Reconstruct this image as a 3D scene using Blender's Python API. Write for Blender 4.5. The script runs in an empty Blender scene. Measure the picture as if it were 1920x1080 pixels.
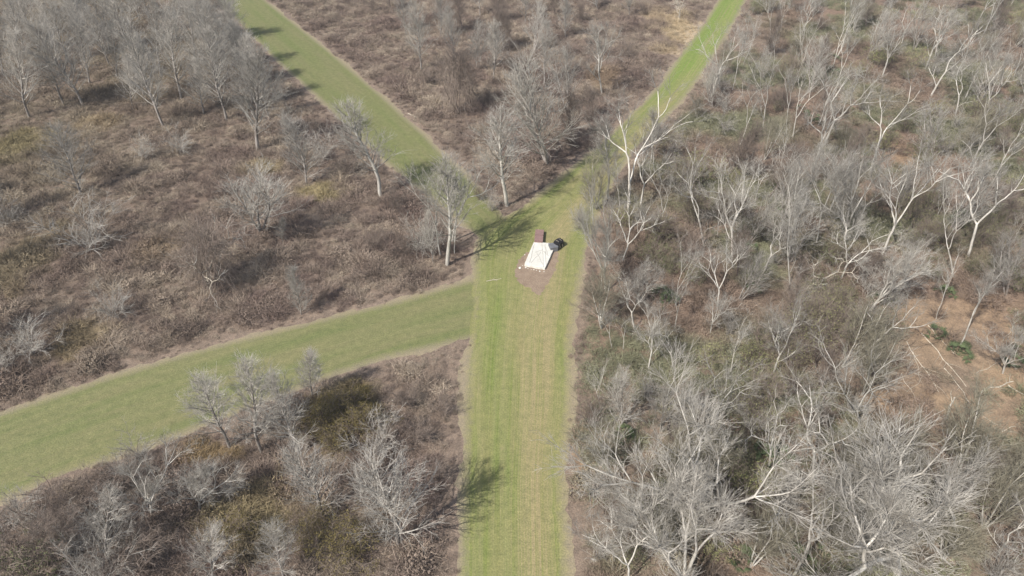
import bpy, math, random
import numpy as np
from mathutils import Vector, Matrix

R = math.radians
rng = np.random.default_rng(7)

# ---------------------------------------------------------------- camera
CAM_H, PITCH, LENS = 50.0, 40.0, 24.0
scene = bpy.context.scene
cd = bpy.data.cameras.new('camera'); cam = bpy.data.objects.new('camera', cd)
scene.collection.objects.link(cam); scene.camera = cam
cam.location = (0, 0, CAM_H); cam.rotation_euler = (R(90 - PITCH), 0, 0)
cd.lens = LENS; cd.sensor_width = 36; cd.clip_end = 8000; cd.clip_start = 0.5

# ---------------------------------------------------------------- sky, sun, exposure
SUN_EL, SHADOW_AZ = 48.0, 46.0          # shadows fall forward and 46 degrees to the right
world = bpy.data.worlds.new('World'); scene.world = world; world.use_nodes = True
wn = world.node_tree.nodes; wl = world.node_tree.links
sky = wn.new('ShaderNodeTexSky'); sky.sky_type = 'NISHITA'; sky.sun_disc = False
sa = R(SHADOW_AZ)
sdir = Vector((math.sin(sa) * math.cos(R(SUN_EL)), math.cos(sa) * math.cos(R(SUN_EL)), -math.sin(R(SUN_EL))))
sky.sun_elevation = R(SUN_EL); sky.sun_rotation = math.atan2(-sdir.x, -sdir.y)
sky.air_density = 1.3; sky.dust_density = 2.5; sky.ozone_density = 1.0
wn['Background'].inputs['Strength'].default_value = 0.085
wl.new(sky.outputs[0], wn['Background'].inputs['Color'])
sl = bpy.data.lights.new('sun', 'SUN'); sun = bpy.data.objects.new('sun', sl)
scene.collection.objects.link(sun)
sl.energy = 4.0; sl.angle = R(0.6); sl.color = (1.0, 0.95, 0.88)
sun.rotation_euler = sdir.to_track_quat('-Z', 'Y').to_euler(); sun.location = (-60, -60, 120)
scene.view_settings.view_transform = 'Standard'; scene.view_settings.look = 'None'
scene.view_settings.gamma = 1; scene.view_settings.use_curve_mapping = False
scene.view_settings.exposure = 0.42
HAZE = 0.0003
scene.cycles.use_denoising = True
scene.cycles.max_bounces = 6; scene.cycles.diffuse_bounces = 3

# ---------------------------------------------------------------- helpers
F_PX = LENS / 36 * 1920
CP, SP = math.cos(R(PITCH)), math.sin(R(PITCH))
def ray(px, py):
    x = (px - 960) / F_PX; v = (540 - py) / F_PX
    return np.array([x, CP + SP * v, -SP + CP * v])
def gp(px, py, z=0.0):
    d = ray(px, py); t = (z - CAM_H) / d[2]
    return np.array([d[0] * t, d[1] * t, z])
def top_of(base, px, py):
    """height and sideways lean of a stem standing at base whose tip is seen along that ray"""
    d = ray(px, py); t = base[1] / d[1]
    return CAM_H + d[2] * t, d[0] * t - base[0]

col = scene.collection
def link(o):
    col.objects.link(o); return o
def tag(o, label=None, cat=None, group=None, kind=None):
    if label: o['label'] = label
    if cat: o['category'] = cat
    if group: o['group'] = group
    if kind: o['kind'] = kind
    return o
def mesh_np(name, V, Q, smooth=False):
    me = bpy.data.meshes.new(name)
    V = np.asarray(V, np.float32); Q = np.asarray(Q, np.int32)
    k = Q.shape[1]
    me.vertices.add(len(V)); me.vertices.foreach_set('co', V.ravel())
    me.loops.add(Q.size); me.loops.foreach_set('vertex_index', Q.ravel())
    me.polygons.add(len(Q))
    me.polygons.foreach_set('loop_start', np.arange(0, Q.size, k, dtype=np.int32))
    if smooth: me.polygons.foreach_set('use_smooth', np.ones(len(Q), bool))
    me.update(calc_edges=True)
    return me
def obj(name, me, mat=None, parent=None):
    o = bpy.data.objects.new(name, me)
    if mat and not me.materials: me.materials.append(mat)
    if parent: o.parent = parent
    return link(o)
def norm(a):
    return a / (np.linalg.norm(a, axis=-1, keepdims=True) + 1e-9)

class Tubes:
    def __init__(s): s.c = []
    def add(s, P, rad): s.c.append((np.asarray(P, float), np.asarray(rad, float)))
    def geo(s, sides=3):
        groups = {}
        for P, r in s.c: groups.setdefault(len(P), []).append((P, r))
        VV, QQ, off = [], [], 0
        for k, lst in groups.items():
            P = np.stack([a for a, b in lst]); r = np.stack([b for a, b in lst]); n = len(P)
            T = np.empty_like(P); T[:, 1:-1] = P[:, 2:] - P[:, :-2]; T[:, 0] = P[:, 1] - P[:, 0]; T[:, -1] = P[:, -1] - P[:, -2]
            T = norm(T)
            mean = norm(P[:, -1] - P[:, 0])
            ref = np.where(np.abs(mean[:, 2:3]) > 0.8, np.array([[1., 0, 0]]), np.array([[0, 0, 1.]]))
            A = norm(np.cross(T, ref[:, None, :])); B = np.cross(T, A)
            ang = np.arange(sides) * 2 * math.pi / sides
            ring = P[:, :, None, :] + r[:, :, None, None] * (np.cos(ang)[None, None, :, None] * A[:, :, None, :] + np.sin(ang)[None, None, :, None] * B[:, :, None, :])
            idx = np.arange(n * k * sides).reshape(n, k, sides) + off
            a = idx[:, :-1, :]; b = np.roll(idx, -1, 2)[:, :-1, :]; c = np.roll(idx, -1, 2)[:, 1:, :]; d = idx[:, 1:, :]
            VV.append(ring.reshape(-1, 3)); QQ.append(np.stack([a, b, c, d], -1).reshape(-1, 4)); off += n * k * sides
        return np.concatenate(VV), np.concatenate(QQ)
    def mesh(s, name, sides=3, mat=None, smooth=True):
        V, Q = s.geo(sides); me = mesh_np(name, V, Q, smooth)
        if mat: me.materials.append(mat)
        return me

# ---------------------------------------------------------------- materials
def new_mat(name):
    m = bpy.data.materials.new(name); m.use_nodes = True
    nt = m.node_tree; b = nt.nodes['Principled BSDF']
    b.inputs['Roughness'].default_value = 0.9
    b.inputs['Specular IOR Level'].default_value = 0.15
    return m, nt, b
def nd(nt, t, **kw):
    n = nt.nodes.new(t)
    for k, v in kw.items(): setattr(n, k, v)
    return n
def mixc(nt, fac, a, b, mode='MIX'):
    n = nd(nt, 'ShaderNodeMix', data_type='RGBA', blend_type=mode)
    for s, v in ((0, fac), (6, a), (7, b)):
        if hasattr(v, 'is_linked') or isinstance(v, bpy.types.NodeSocket): nt.links.new(v, n.inputs[s])
        elif s == 0: n.inputs[0].default_value = v
        else: n.inputs[s].default_value = (*v, 1) if len(v) == 3 else v
    return n.outputs[2]
def noise(nt, scale, detail=3, vec=None, rough=0.6):
    n = nd(nt, 'ShaderNodeTexNoise'); n.inputs['Scale'].default_value = scale
    n.inputs['Detail'].default_value = detail; n.inputs['Roughness'].default_value = rough
    if vec is not None: nt.links.new(vec, n.inputs['Vector'])
    return n.outputs['Fac']
def ramp(nt, fac, a, b):
    n = nd(nt, 'ShaderNodeMapRange'); n.inputs['From Min'].default_value = a; n.inputs['From Max'].default_value = b
    nt.links.new(fac, n.inputs['Value']); return n.outputs['Result']
def wpos(nt): return nd(nt, 'ShaderNodeNewGeometry').outputs['Position']
def bump(nt, b, h, strength, dist):
    n = nd(nt, 'ShaderNodeBump'); n.inputs['Strength'].default_value = strength; n.inputs['Distance'].default_value = dist
    nt.links.new(h, n.inputs['Height']); nt.links.new(n.outputs[0], b.inputs['Normal'])
def mul(nt, vec, xyz):
    n = nd(nt, 'ShaderNodeMapping'); n.inputs['Scale'].default_value = xyz
    nt.links.new(vec, n.inputs['Vector']); return n.outputs[0]

def bark_mat(name, c1, c2, scale=3.0, rnd=0.25):
    m, nt, b = new_mat(name)
    tc = nd(nt, 'ShaderNodeTexCoord').outputs['Object']
    f = noise(nt, scale, 4, mul(nt, tc, (1.6, 1.6, 0.5)))
    c = mixc(nt, ramp(nt, f, .35, .65), c1, c2)
    oi = nd(nt, 'ShaderNodeObjectInfo').outputs['Random']
    hs = nd(nt, 'ShaderNodeHueSaturation')
    nt.links.new(ramp(nt, oi, -(1 - rnd) / (2 * rnd) if rnd else 0, 1 + (1 - rnd) / (2 * rnd) if rnd else 1), hs.inputs['Value']) if False else None
    mr = nd(nt, 'ShaderNodeMapRange'); mr.inputs['To Min'].default_value = 1 - rnd; mr.inputs['To Max'].default_value = 1 + rnd
    nt.links.new(oi, mr.inputs['Value']); nt.links.new(mr.outputs[0], hs.inputs['Value'])
    nt.links.new(c, hs.inputs['Color']); nt.links.new(hs.outputs[0], b.inputs['Base Color'])
    return m
M = {}
M['bark_grey'] = bark_mat('bark_grey', (.18, .155, .135), (.42, .39, .36), 1.2)
M['twig_grey'] = bark_mat('twig_grey', (.33, .305, .27), (.55, .52, .47), .9, .22)
M['bark_pale'] = bark_mat('bark_pale', (.40, .375, .33), (.74, .71, .65), .9, .2)
M['twig_pale'] = bark_mat('twig_pale', (.27, .25, .22), (.50, .475, .43), .8, .24)
M['bark_brown'] = bark_mat('bark_brown', (.13, .10, .085), (.26, .21, .18))
M['twig_brown'] = bark_mat('twig_brown', (.20, .16, .135), (.32, .265, .225), 1.2, .2)
M['twig_olive'] = bark_mat('twig_olive', (.22, .20, .15), (.36, .335, .26), 1.0, .2)
M['wood_bleached'] = bark_mat('wood_bleached', (.40, .35, .28), (.66, .60, .50), 2.0, .1)
def leaf_mat(name, c1, c2, trans=0.3):
    m, nt, b = new_mat(name)
    f = noise(nt, 0.9, 3, wpos(nt)); oi = nd(nt, 'ShaderNodeObjectInfo').outputs['Random']
    c = mixc(nt, ramp(nt, f, .35, .65), c1, c2)
    hs = nd(nt, 'ShaderNodeHueSaturation'); mr = nd(nt, 'ShaderNodeMapRange')
    mr.inputs['To Min'].default_value = .8; mr.inputs['To Max'].default_value = 1.2
    nt.links.new(oi, mr.inputs['Value']); nt.links.new(mr.outputs[0], hs.inputs['Value'])
    nt.links.new(c, hs.inputs['Color']); nt.links.new(hs.outputs[0], b.inputs['Base Color'])
    return m
M['leaf_spring'] = leaf_mat('leaf_spring', (.25, .265, .115), (.38, .385, .17))
M['leaf_gold'] = leaf_mat('leaf_gold', (.15, .125, .05), (.25, .205, .085))
M['leaf_palm'] = leaf_mat('leaf_palm', (.065, .09, .045), (.125, .155, .075))
M['leaf_olive'] = leaf_mat('leaf_olive', (.11, .13, .06), (.20, .205, .105))

# brush material: the plants' own colour comes from a per-plant tint
def brush_mat():
    m, nt, b = new_mat('dry_brush')
    at = nd(nt, 'ShaderNodeAttribute', attribute_type='INSTANCER', attribute_name='tint')
    oi = nd(nt, 'ShaderNodeObjectInfo').outputs['Random']
    tc = nd(nt, 'ShaderNodeTexCoord').outputs['Object']
    f = noise(nt, 5.0, 2, tc)
    hs = nd(nt, 'ShaderNodeHueSaturation'); mr = nd(nt, 'ShaderNodeMapRange')
    mr.inputs['To Min'].default_value = .68; mr.inputs['To Max'].default_value = 1.32
    nt.links.new(f, mr.inputs['Value']); nt.links.new(mr.outputs[0], hs.inputs['Value'])
    mr.inputs['From Min'].default_value = .3; mr.inputs['From Max'].default_value = .7
    nt.links.new(at.outputs['Color'], hs.inputs['Color']); nt.links.new(hs.outputs[0], b.inputs['Base Color'])
    return m
M['brush'] = brush_mat()

# ---------------------------------------------------------------- layout of the mown tracks (world metres)
def pl(pts): return np.array([gp(x, y)[:2] for x, y in pts])
main_L = pl([(850, 1180), (856, 1080), (862, 900), (868, 750), (876, 640), (884, 560), (884, 500), (893, 450), (925, 415), (985, 380), (1060, 322), (1120, 272), (1180, 215), (1235, 160), (1276, 100), (1320, 42), (1346, 0), (1375, -50)])
main_R = pl([(1078, 1180), (1074, 1080), (1066, 900), (1076, 750), (1076, 640), (1086, 560), (1096, 510), (1103, 470), (1112, 440), (1122, 405), (1150, 350), (1185, 290), (1242, 232), (1290, 178), (1338, 108), (1378, 40), (1400, 0), (1432, -50)])
diag_L = pl([(330, -70), (405, 0), (500, 100), (600, 190), (660, 250), (720, 305), (775, 350), (830, 392), (885, 440), (905, 465)])
diag_R = pl([(420, -70), (500, 0), (620, 95), (720, 180), (800, 252), (835, 290), (872, 322), (900, 350), (930, 385), (955, 412)])
side_L = pl([(-180, 830), (0, 772), (193, 706), (367, 655), (500, 621), (633, 588), (750, 560), (840, 534), (905, 515)])
side_R = pl([(-180, 1015), (0, 945), (100, 905), (220, 862), (350, 815), (480, 765), (600, 716), (720, 676), (905, 634)])
def poly(L, Rr): return np.concatenate([L, Rr[::-1]])
MOWN = [poly(main_L, main_R), poly(diag_L, diag_R), poly(side_L, side_R)]
def inside(P, poly_):
    x, y = P[:, 0], P[:, 1]; res = np.zeros(len(P), bool); n = len(poly_)
    for i in range(n):
        x1, y1 = poly_[i]; x2, y2 = poly_[(i + 1) % n]
        c = ((y1 > y) != (y2 > y))
        xi = (x2 - x1) * (y - y1) / (y2 - y1 + 1e-12) + x1
        res ^= c & (x < xi)
    return res
def dist(P, poly_, closed=True):
    d = np.full(len(P), 1e9); n = len(poly_)
    for i in range(n if closed else n - 1):
        a = poly_[i]; b = poly_[(i + 1) % n]; ab = b - a
        t = np.clip(((P - a) @ ab) / (ab @ ab + 1e-12), 0, 1)
        d = np.minimum(d, np.linalg.norm(P - (a + t[:, None] * ab), axis=1))
    return d
def mown_sd(P):
    s = np.full(len(P), 1e9)
    for q in MOWN:
        d = dist(P, q); d[inside(P, q)] *= -1; s = np.minimum(s, d)
    return s
# right-hand woods
WOODS = pl([(1060, 1300), (1085, 900), (1095, 640), (1110, 540), (1130, 450), (1165, 360), (1250, 260), (1345, 130), (1400, 30), (1440, -60), (2600, -60), (3000, 1300)])
# smooth value noise in python
def vnoise(P, s, seed=0):
    r = np.random.default_rng(seed); G = r.random((64, 64))
    q = P / s; i = np.floor(q).astype(int); f = q - i; f = f * f * (3 - 2 * f)
    g = lambda a, b: G[(i[:, 0] + a) % 64, (i[:, 1] + b) % 64]
    return (g(0, 0) * (1 - f[:, 0]) + g(1, 0) * f[:, 0]) * (1 - f[:, 1]) + (g(0, 1) * (1 - f[:, 0]) + g(1, 1) * f[:, 0]) * f[:, 1]
def fbm(P, s, seed=0):
    return (vnoise(P, s, seed) + .5 * vnoise(P, s / 2.1, seed + 1) + .25 * vnoise(P, s / 4.3, seed + 2)) / 1.75

# patches of plants and soil with a colour of their own: (px, py, rx, ry in photo pixels, colour, strength)
PATCH = [(1285, 62, 45, 34, (.52, .42, .28), 1.0), (1228, 30, 30, 20, (.48, .38, .26), .8), (1255, 95, 28, 10, (.5, .4, .27), .8),
         (40, 270, 55, 40, (.31, .265, .135), .7), (600, 358, 45, 18, (.38, .32, .17), .8), (500, 315, 40, 16, (.36, .30, .16), .6),
         (640, 765, 60, 45, (.21, .17, .06), .9), (470, 960, 90, 45, (.30, .25, .135), .75), (480, 1010, 40, 40, (.31, .26, .14), .6),
         (390, 850, 60, 30, (.27, .20, .10), .8), (190, 230, 40, 18, (.42, .33, .21), .7), (50, 480, 60, 80, (.30, .25, .14), .5),
         (150, 640, 60, 40, (.32, .26, .14), .6), (1130, 150, 30, 25, (.36, .27, .17), .5), (300, 470, 60, 25, (.34, .26, .17), .6)]
def patch_mix(P, C, scale=1.0):
    for px, py, rx, ry, c, st in PATCH:
        g = gp(px, py)[:2]; wx = abs(gp(px + rx, py)[0] - g[0]); wy = abs(gp(px, py - ry)[1] - g[1])
        d = np.sqrt(((P[:, 0] - g[0]) / wx) ** 2 + ((P[:, 1] - g[1]) / wy) ** 2) + (vnoise(P, 1.6, 31) - .5) * .9
        w = np.clip((1.1 - d) / .5, 0, 1)[:, None] * st * scale
        C[:] = C * (1 - w) + np.array(c) * w
    return C

# ---------------------------------------------------------------- ground
def axis(lo, hi, step, far):
    inner = np.arange(lo, hi + step / 2, step)
    return np.concatenate([lo - np.array(far[::-1]), inner, hi + np.array(far)])
FAR = [4, 12, 40, 140, 500, 1500, 4000]
gx = axis(-150, 160, 1.0, FAR); gy = axis(-10, 235, 1.0, FAR)
X, Y = np.meshgrid(gx, gy); P2 = np.stack([X.ravel(), Y.ravel()], 1)
nx, ny = len(gx), len(gy)
idx = np.arange(nx * ny).reshape(ny, nx)
Qg = np.stack([idx[:-1, :-1], idx[:-1, 1:], idx[1:, 1:], idx[1:, :-1]], -1).reshape(-1, 4)
me = mesh_np('ground', np.column_stack([P2, np.zeros(len(P2))]), Qg)
inw = inside(P2, WOODS)
n1 = fbm(P2, 9, 3)[:, None]; n2 = fbm(P2, 5, 9)[:, None]
field = np.array((.165, .125, .10)) * (1 - n1) + np.array((.24, .19, .15)) * n1
wood = np.array((.19, .135, .105)) * (1 - n1) + np.array((.28, .205, .155)) * n1
n3 = np.clip((fbm(P2, 14, 40) - .5) * 6, 0, 1)[:, None]
wood = wood * (1 - .5 * n3) + np.array((.20, .175, .14)) * .5 * n3
C = np.where(inw[:, None], wood, field)
sd = mown_sd(P2)
mg = (np.clip(1.3 - sd / 2.2, 0, 1) * (.25 + .9 * vnoise(P2, 2.5, 55)))[:, None] * .8
C = C * (1 - mg) + np.array((.26, .205, .165)) * mg
# sunny sandy clearing in the woods
for px, py, rx, ry in ((1760, 640, 100, 95), (1730, 770, 130, 90), (1870, 790, 130, 100), (1870, 600, 70, 60), (1900, 470, 40, 60), (1860, 130, 40, 25), (1690, 290, 35, 35), (1110, 850, 40, 60)):
    g = gp(px, py)[:2]; wx = abs(gp(px + rx, py)[0] - g[0]); wy = abs(gp(px, py - ry)[1] - g[1])
    d = np.sqrt(((P2[:, 0] - g[0]) / wx) ** 2 + ((P2[:, 1] - g[1]) / wy) ** 2) + (n2[:, 0] - .5) * .8
    w = np.clip((1.15 - d + (vnoise(P2, 3.0, 71) - .5) * 1.0) / .6, 0, 1)[:, None] * .65
    C = C * (1 - w) + np.array((.345, .25, .165)) * w
C = patch_mix(P2, C, .7)
ca = me.color_attributes.new('soil', 'FLOAT_COLOR', 'POINT')
ca.data.foreach_set('color', np.column_stack([C, np.ones(len(C))]).astype(np.float32).ravel())
m, nt, b = new_mat('leaf_litter')
at = nd(nt, 'ShaderNodeAttribute', attribute_name='soil')
wp = wpos(nt)
f1 = noise(nt, 1.1, 5, wp, .7); f2 = noise(nt, 6.0, 3, wp, .7)
c = mixc(nt, ramp(nt, f1, .3, .7), (.62, .62, .62), (1.3, 1.27, 1.22))
c = mixc(nt, 1.0, at.outputs['Color'], c, 'MULTIPLY')
c2 = mixc(nt, ramp(nt, f2, .3, .7), (.72, .72, .72), (1.28, 1.28, 1.28))
c = mixc(nt, 1.0, c, c2, 'MULTIPLY')
nt.links.new(c, b.inputs['Base Color']); bump(nt, b, f2, .8, .12)
g = obj('ground', me, m); tag(g, 'brown leaf litter and dry soil under the field and woods', None, None, 'structure')

# ---------------------------------------------------------------- mown tracks
def resample(Pl, n):
    s = np.concatenate([[0], np.cumsum(np.linalg.norm(np.diff(Pl, axis=0), axis=1))])
    return s
def ribbon(name, L, Rr, z, mat, label, step=0.45, across=28, jit=0.24, seed=1):
    Ls, Rs = [], []
    for i in range(len(L) - 1):
        d = max(np.linalg.norm(L[i + 1] - L[i]), np.linalg.norm(Rr[i + 1] - Rr[i])); k = max(1, int(d / step))
        for j in range(k):
            t = j / k; Ls.append(L[i] * (1 - t) + L[i + 1] * t); Rs.append(Rr[i] * (1 - t) + Rr[i + 1] * t)
    Ls.append(L[-1]); Rs.append(Rr[-1]); Ls, Rs = np.array(Ls), np.array(Rs)
    # light smoothing of the edge lines
    for _ in range(6):
        for A in (Ls, Rs): A[1:-1] = (A[:-2] + 2 * A[1:-1] + A[2:]) / 4
    n = len(Ls); u = np.linspace(0, 1, across)
    Pt = Ls[:, None, :] * (1 - u)[None, :, None] + Rs[:, None, :] * u[None, :, None]
    W = np.linalg.norm(Rs - Ls, axis=1); D = (Rs - Ls) / W[:, None]
    r = np.random.default_rng(seed)
    for side in (0, -1):
        a = r.normal(0, 1, n); a = .35 * a + 1.1 * np.convolve(r.normal(0, 1, n), np.ones(9) / 3, 'same')
        a = np.clip(a * jit, -.7, .7)
        for j in range(6):
            Pt[:, j if side == 0 else -1 - j] += D * (a * (1 - j / 6))[:, None]
    V = np.concatenate([Pt.reshape(-1, 2), np.full((n * across, 1), z)], 1)
    idx = np.arange(n * across).reshape(n, across)
    Q = np.stack([idx[:-1, :-1], idx[:-1, 1:], idx[1:, 1:], idx[1:, :-1]], -1).reshape(-1, 4)
    me = mesh_np(name, V, Q)
    along = np.concatenate([[0], np.cumsum(np.linalg.norm(np.diff((Ls + Rs) / 2, axis=0), axis=1))])
    A = np.zeros((n, across, 3)); A[..., 0] = u[None, :]; A[..., 1] = along[:, None]
    A[..., 2] = np.maximum(-mown_sd(Pt.reshape(-1, 2)).reshape(n, across), 0)
    at = me.attributes.new('lane', 'FLOAT_VECTOR', 'POINT'); at.data.foreach_set('vector', A.astype(np.float32).ravel())
    o = obj(name, me, mat)
    if o.data.polygons[0].normal.z < 0: o.data.flip_normals()
    return tag(o, label, None, None, 'structure')

def grass_mat(name, green, tan, streak, main):
    m, nt, b = new_mat(name)
    at = nd(nt, 'ShaderNodeAttribute', attribute_name='lane')
    sep = nd(nt, 'ShaderNodeSeparateXYZ'); nt.links.new(at.outputs['Vector'], sep.inputs[0])
    u, v, e = sep.outputs
    wp = wpos(nt)
    cv = nd(nt, 'ShaderNodeCombineXYZ'); nt.links.new(u, cv.inputs[0]); nt.links.new(v, cv.inputs[1])
    lines = noise(nt, 1.0, 3, mul(nt, cv.outputs[0], (85, .06, 1)), .6)
    lines2 = noise(nt, 1.0, 2, mul(nt, cv.outputs[0], (9, .02, 1)), .5)
    blot = noise(nt, 1.0, 4, mul(nt, cv.outputs[0], (4.5, .05, 1)), .65); fine = noise(nt, 7, 3, wp, .7); mid = noise(nt, 1.4, 4, wp, .7)
    c = mixc(nt, ramp(nt, blot, .35, .68), green, tan)
    k = nd(nt, 'ShaderNodeMath', operation='MULTIPLY'); nt.links.new(ramp(nt, lines, .42, .66), k.inputs[0]); k.inputs[1].default_value = streak
    c = mixc(nt, k.outputs[0], c, (.33, .29, .17))
    k2 = nd(nt, 'ShaderNodeMath', operation='MULTIPLY'); nt.links.new(ramp(nt, lines2, .42, .62), k2.inputs[0]); k2.inputs[1].default_value = streak * .9
    c = mixc(nt, k2.outputs[0], c, (.31, .275, .155))
    if main:   # worn wheel lane along the right of the track
        d = nd(nt, 'ShaderNodeMath', operation='SUBTRACT'); nt.links.new(u, d.inputs[0]); d.inputs[1].default_value = .67
        a = nd(nt, 'ShaderNodeMath', operation='ABSOLUTE'); nt.links.new(d.outputs[0], a.inputs[0])
        w = nd(nt, 'ShaderNodeMath', operation='MULTIPLY_ADD'); nt.links.new(ramp(nt, a.outputs[0], .24, .04), w.inputs[0]); w.inputs[1].default_value = .8
        ml = nd(nt, 'ShaderNodeMath', operation='MULTIPLY'); nt.links.new(ramp(nt, lines, .25, .6), ml.inputs[0]); nt.links.new(w.outputs[0], ml.inputs[1])
        w.inputs[2].default_value = 0.0
        c = mixc(nt, ml.outputs[0], c, (.32, .262, .155))
        sy = nd(nt, 'ShaderNodeSeparateXYZ'); nt.links.new(wp, sy.inputs[0])
        y0, y1 = gp(1180, 230)[1], gp(1270, 120)[1]
        k3 = nd(nt, 'ShaderNodeMath', operation='MULTIPLY'); nt.links.new(ramp(nt, sy.outputs[1], y0, y1), k3.inputs[0]); nt.links.new(ramp(nt, lines, .62, .35), k3.inputs[1])
        c = mixc(nt, k3.outputs[0], c, (.155, .265, .04))
    # thin thatch and litter along the edges
    ed = nd(nt, 'ShaderNodeMath', operation='MULTIPLY_ADD'); nt.links.new(mid, ed.inputs[0]); ed.inputs[1].default_value = 1.6; nt.links.new(e, ed.inputs[2])
    c = mixc(nt, ramp(nt, ed.outputs[0], 1.9, .8), c, (.30, .25, .185))
    sc = mixc(nt, ramp(nt, fine, .3, .7), (.72, .74, .72), (1.26, 1.24, 1.2))
    c = mixc(nt, 1.0, c, sc, 'MULTIPLY')
    pat = noise(nt, .42, 5, wp, .72)
    c = mixc(nt, ramp(nt, pat, .60, .86), c, (.235, .205, .12))
    s2 = mixc(nt, ramp(nt, mid, .35, .68), (.84, .87, .84), (1.15, 1.12, 1.1)); c = mixc(nt, 1.0, c, s2, 'MULTIPLY')
    nt.links.new(c, b.inputs['Base Color']); bump(nt, b, fine, .6, .06)
    return m
gm_main = grass_mat('mown_grass_main', (.16, .205, .058), (.225, .215, .095), .38, True)
gm_side = grass_mat('mown_grass_side', (.148, .172, .072), (.20, .19, .10), .16, False)
gm_diag = grass_mat('mown_grass_diag', (.148, .172, .068), (.185, .182, .092), .10, False)
ribbon('mown_grass_side_track', side_L, side_R, .004, gm_side, 'broad green mown strip running off to the side of the junction', seed=2)
ribbon('mown_grass_diagonal_track', diag_L, diag_R, .008, gm_diag, 'smooth green mown strip with a straight tan edge', seed=3)
ribbon('mown_grass_main_track', main_L, main_R, .012, gm_main, 'straight striped mown track with tan wheel lanes bending past the white slab', seed=4)

# bare soil round the slab
def blob(name, pts, z, mat, label, seed=0, kind='structure', jit=.12):
    P = pl(pts); out = []; r = np.random.default_rng(seed)
    for i in range(len(P)):
        a, b2 = P[i], P[(i + 1) % len(P)]; k = max(2, int(np.linalg.norm(b2 - a) / .25))
        for j in range(k):
            q = a + (b2 - a) * j / k; out.append(q)
    out = np.array(out)
    for _ in range(4): out = (np.roll(out, 1, 0) + 2 * out + np.roll(out, -1, 0)) / 4
    out += r.normal(0, jit, out.shape)
    me = bpy.data.meshes.new(name); me.from_pydata([(x, y, z) for x, y in out], [], [list(range(len(out)))])
    o = obj(name, me, mat)
    if me.polygons[0].normal.z < 0: me.flip_normals()
    return tag(o, label, None, None, kind)
m, nt, b = new_mat('bare_soil'); wp = wpos(nt)
f1 = noise(nt, 1.2, 4, wp); f2 = noise(nt, 8, 3, wp)
c = mixc(nt, ramp(nt, f1, .3, .7), (.235, .175, .13), (.31, .24, .18)); c = mixc(nt, ramp(nt, f2, .3, .75), c, (.2, .2, .1), 'MIX') if False else c
sc = mixc(nt, ramp(nt, f2, .3, .7), (.75, .75, .75), (1.2, 1.2, 1.2)); c = mixc(nt, 1.0, c, sc, 'MULTIPLY')
nt.links.new(c, b.inputs['Base Color']); bump(nt, b, f2, .6, .05)
blob('bare_soil', [(985, 474), (972, 488), (966, 515), (976, 532), (992, 541), (1010, 556), (1022, 540), (1034, 524), (1042, 500), (1048, 478), (1040, 468), (1000, 470)], .016, m, 'bare brown earth worn around the white slab', 5)

# ---------------------------------------------------------------- brush: clump meshes, scattered
def rand_dir(r, n, zmin=0.0, zmax=1.0):
    z = r.uniform(zmin, zmax, n); a = r.uniform(0, 2 * math.pi, n); s = np.sqrt(1 - z * z)
    return np.stack([s * np.cos(a), s * np.sin(a), z], 1)
def blades(r, n, rad, h0, h1, spread, w):
    """curved dry stems as narrow ribbons; returns verts, quads"""
    a = r.uniform(0, 2 * math.pi, n); q = np.sqrt(r.random(n)) * rad
    base = np.stack([q * np.cos(a), q * np.sin(a), np.full(n, -.05)], 1)
    d = rand_dir(r, n, .35, 1.0); d[:, :2] = d[:, :2] * spread + base[:, :2] * .4; L = r.uniform(h0, h1, n)[:, None]
    mid = base + norm(d) * L * .55; d2 = norm(d); d2[:, 2] -= r.uniform(.3, 1.1, n); tip = mid + norm(d2) * L * .5
    side = norm(np.cross(d, rand_dir(r, n, -1, 1))) * w
    V = np.stack([base - side, base + side, mid + side * .8, mid - side * .8, tip + side * .25, tip - side * .25], 1).reshape(-1, 3)
    i = np.arange(n)[:, None] * 6
    Q = np.concatenate([i + np.array([[0, 1, 2, 3]]), i + np.array([[3, 2, 4, 5]])])
    return V, Q
def leaves(r, C, size):
    n = len(C); a = norm(r.normal(0, 1, (n, 3))); b2 = norm(np.cross(a, r.normal(0, 1, (n, 3))))
    s = size * r.uniform(.6, 1.3, (n, 1))
    V = np.stack([C - a * s, C + b2 * s * .5, C + a * s, C - b2 * s * .5], 1).reshape(-1, 3)
    return V, np.arange(4 * n).reshape(n, 4)
def cat(*g):
    V, Q, o = [], [], 0
    for v, q in g: V.append(v); Q.append(q + o); o += len(v)
    return np.concatenate(V), np.concatenate(Q)
def dome(r, n, rad, h, inner=.55):
    d = rand_dir(r, n, 0, 1) * (r.uniform(inner, 1, n) ** .7)[:, None]
    return d * np.array([rad, rad, h])
clump_col = bpy.data.collections.new('brush_clumps')
def clump(name, g):
    me = mesh_np(name, *g); me.materials.append(M['brush'])
    o = bpy.data.objects.new(name, me); clump_col.objects.link(o)
rc = np.random.default_rng(11)
clump('clump_a', blades(rc, 150, .55, .35, .95, .8, .014))
clump('clump_b', blades(rc, 120, .4, .5, 1.25, .55, .013))
clump('clump_c', cat(leaves(rc, dome(rc, 230, .6, .65), .055), blades(rc, 60, .5, .4, .9, .9, .012)))
clump('clump_d', cat(leaves(rc, dome(rc, 90, .75, .4, .3), .06), blades(rc, 70, .7, .25, .7, 1.2, .012)))
clump('clump_e', blades(rc, 60, .9, .3, .8, 1.8, .011))

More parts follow.
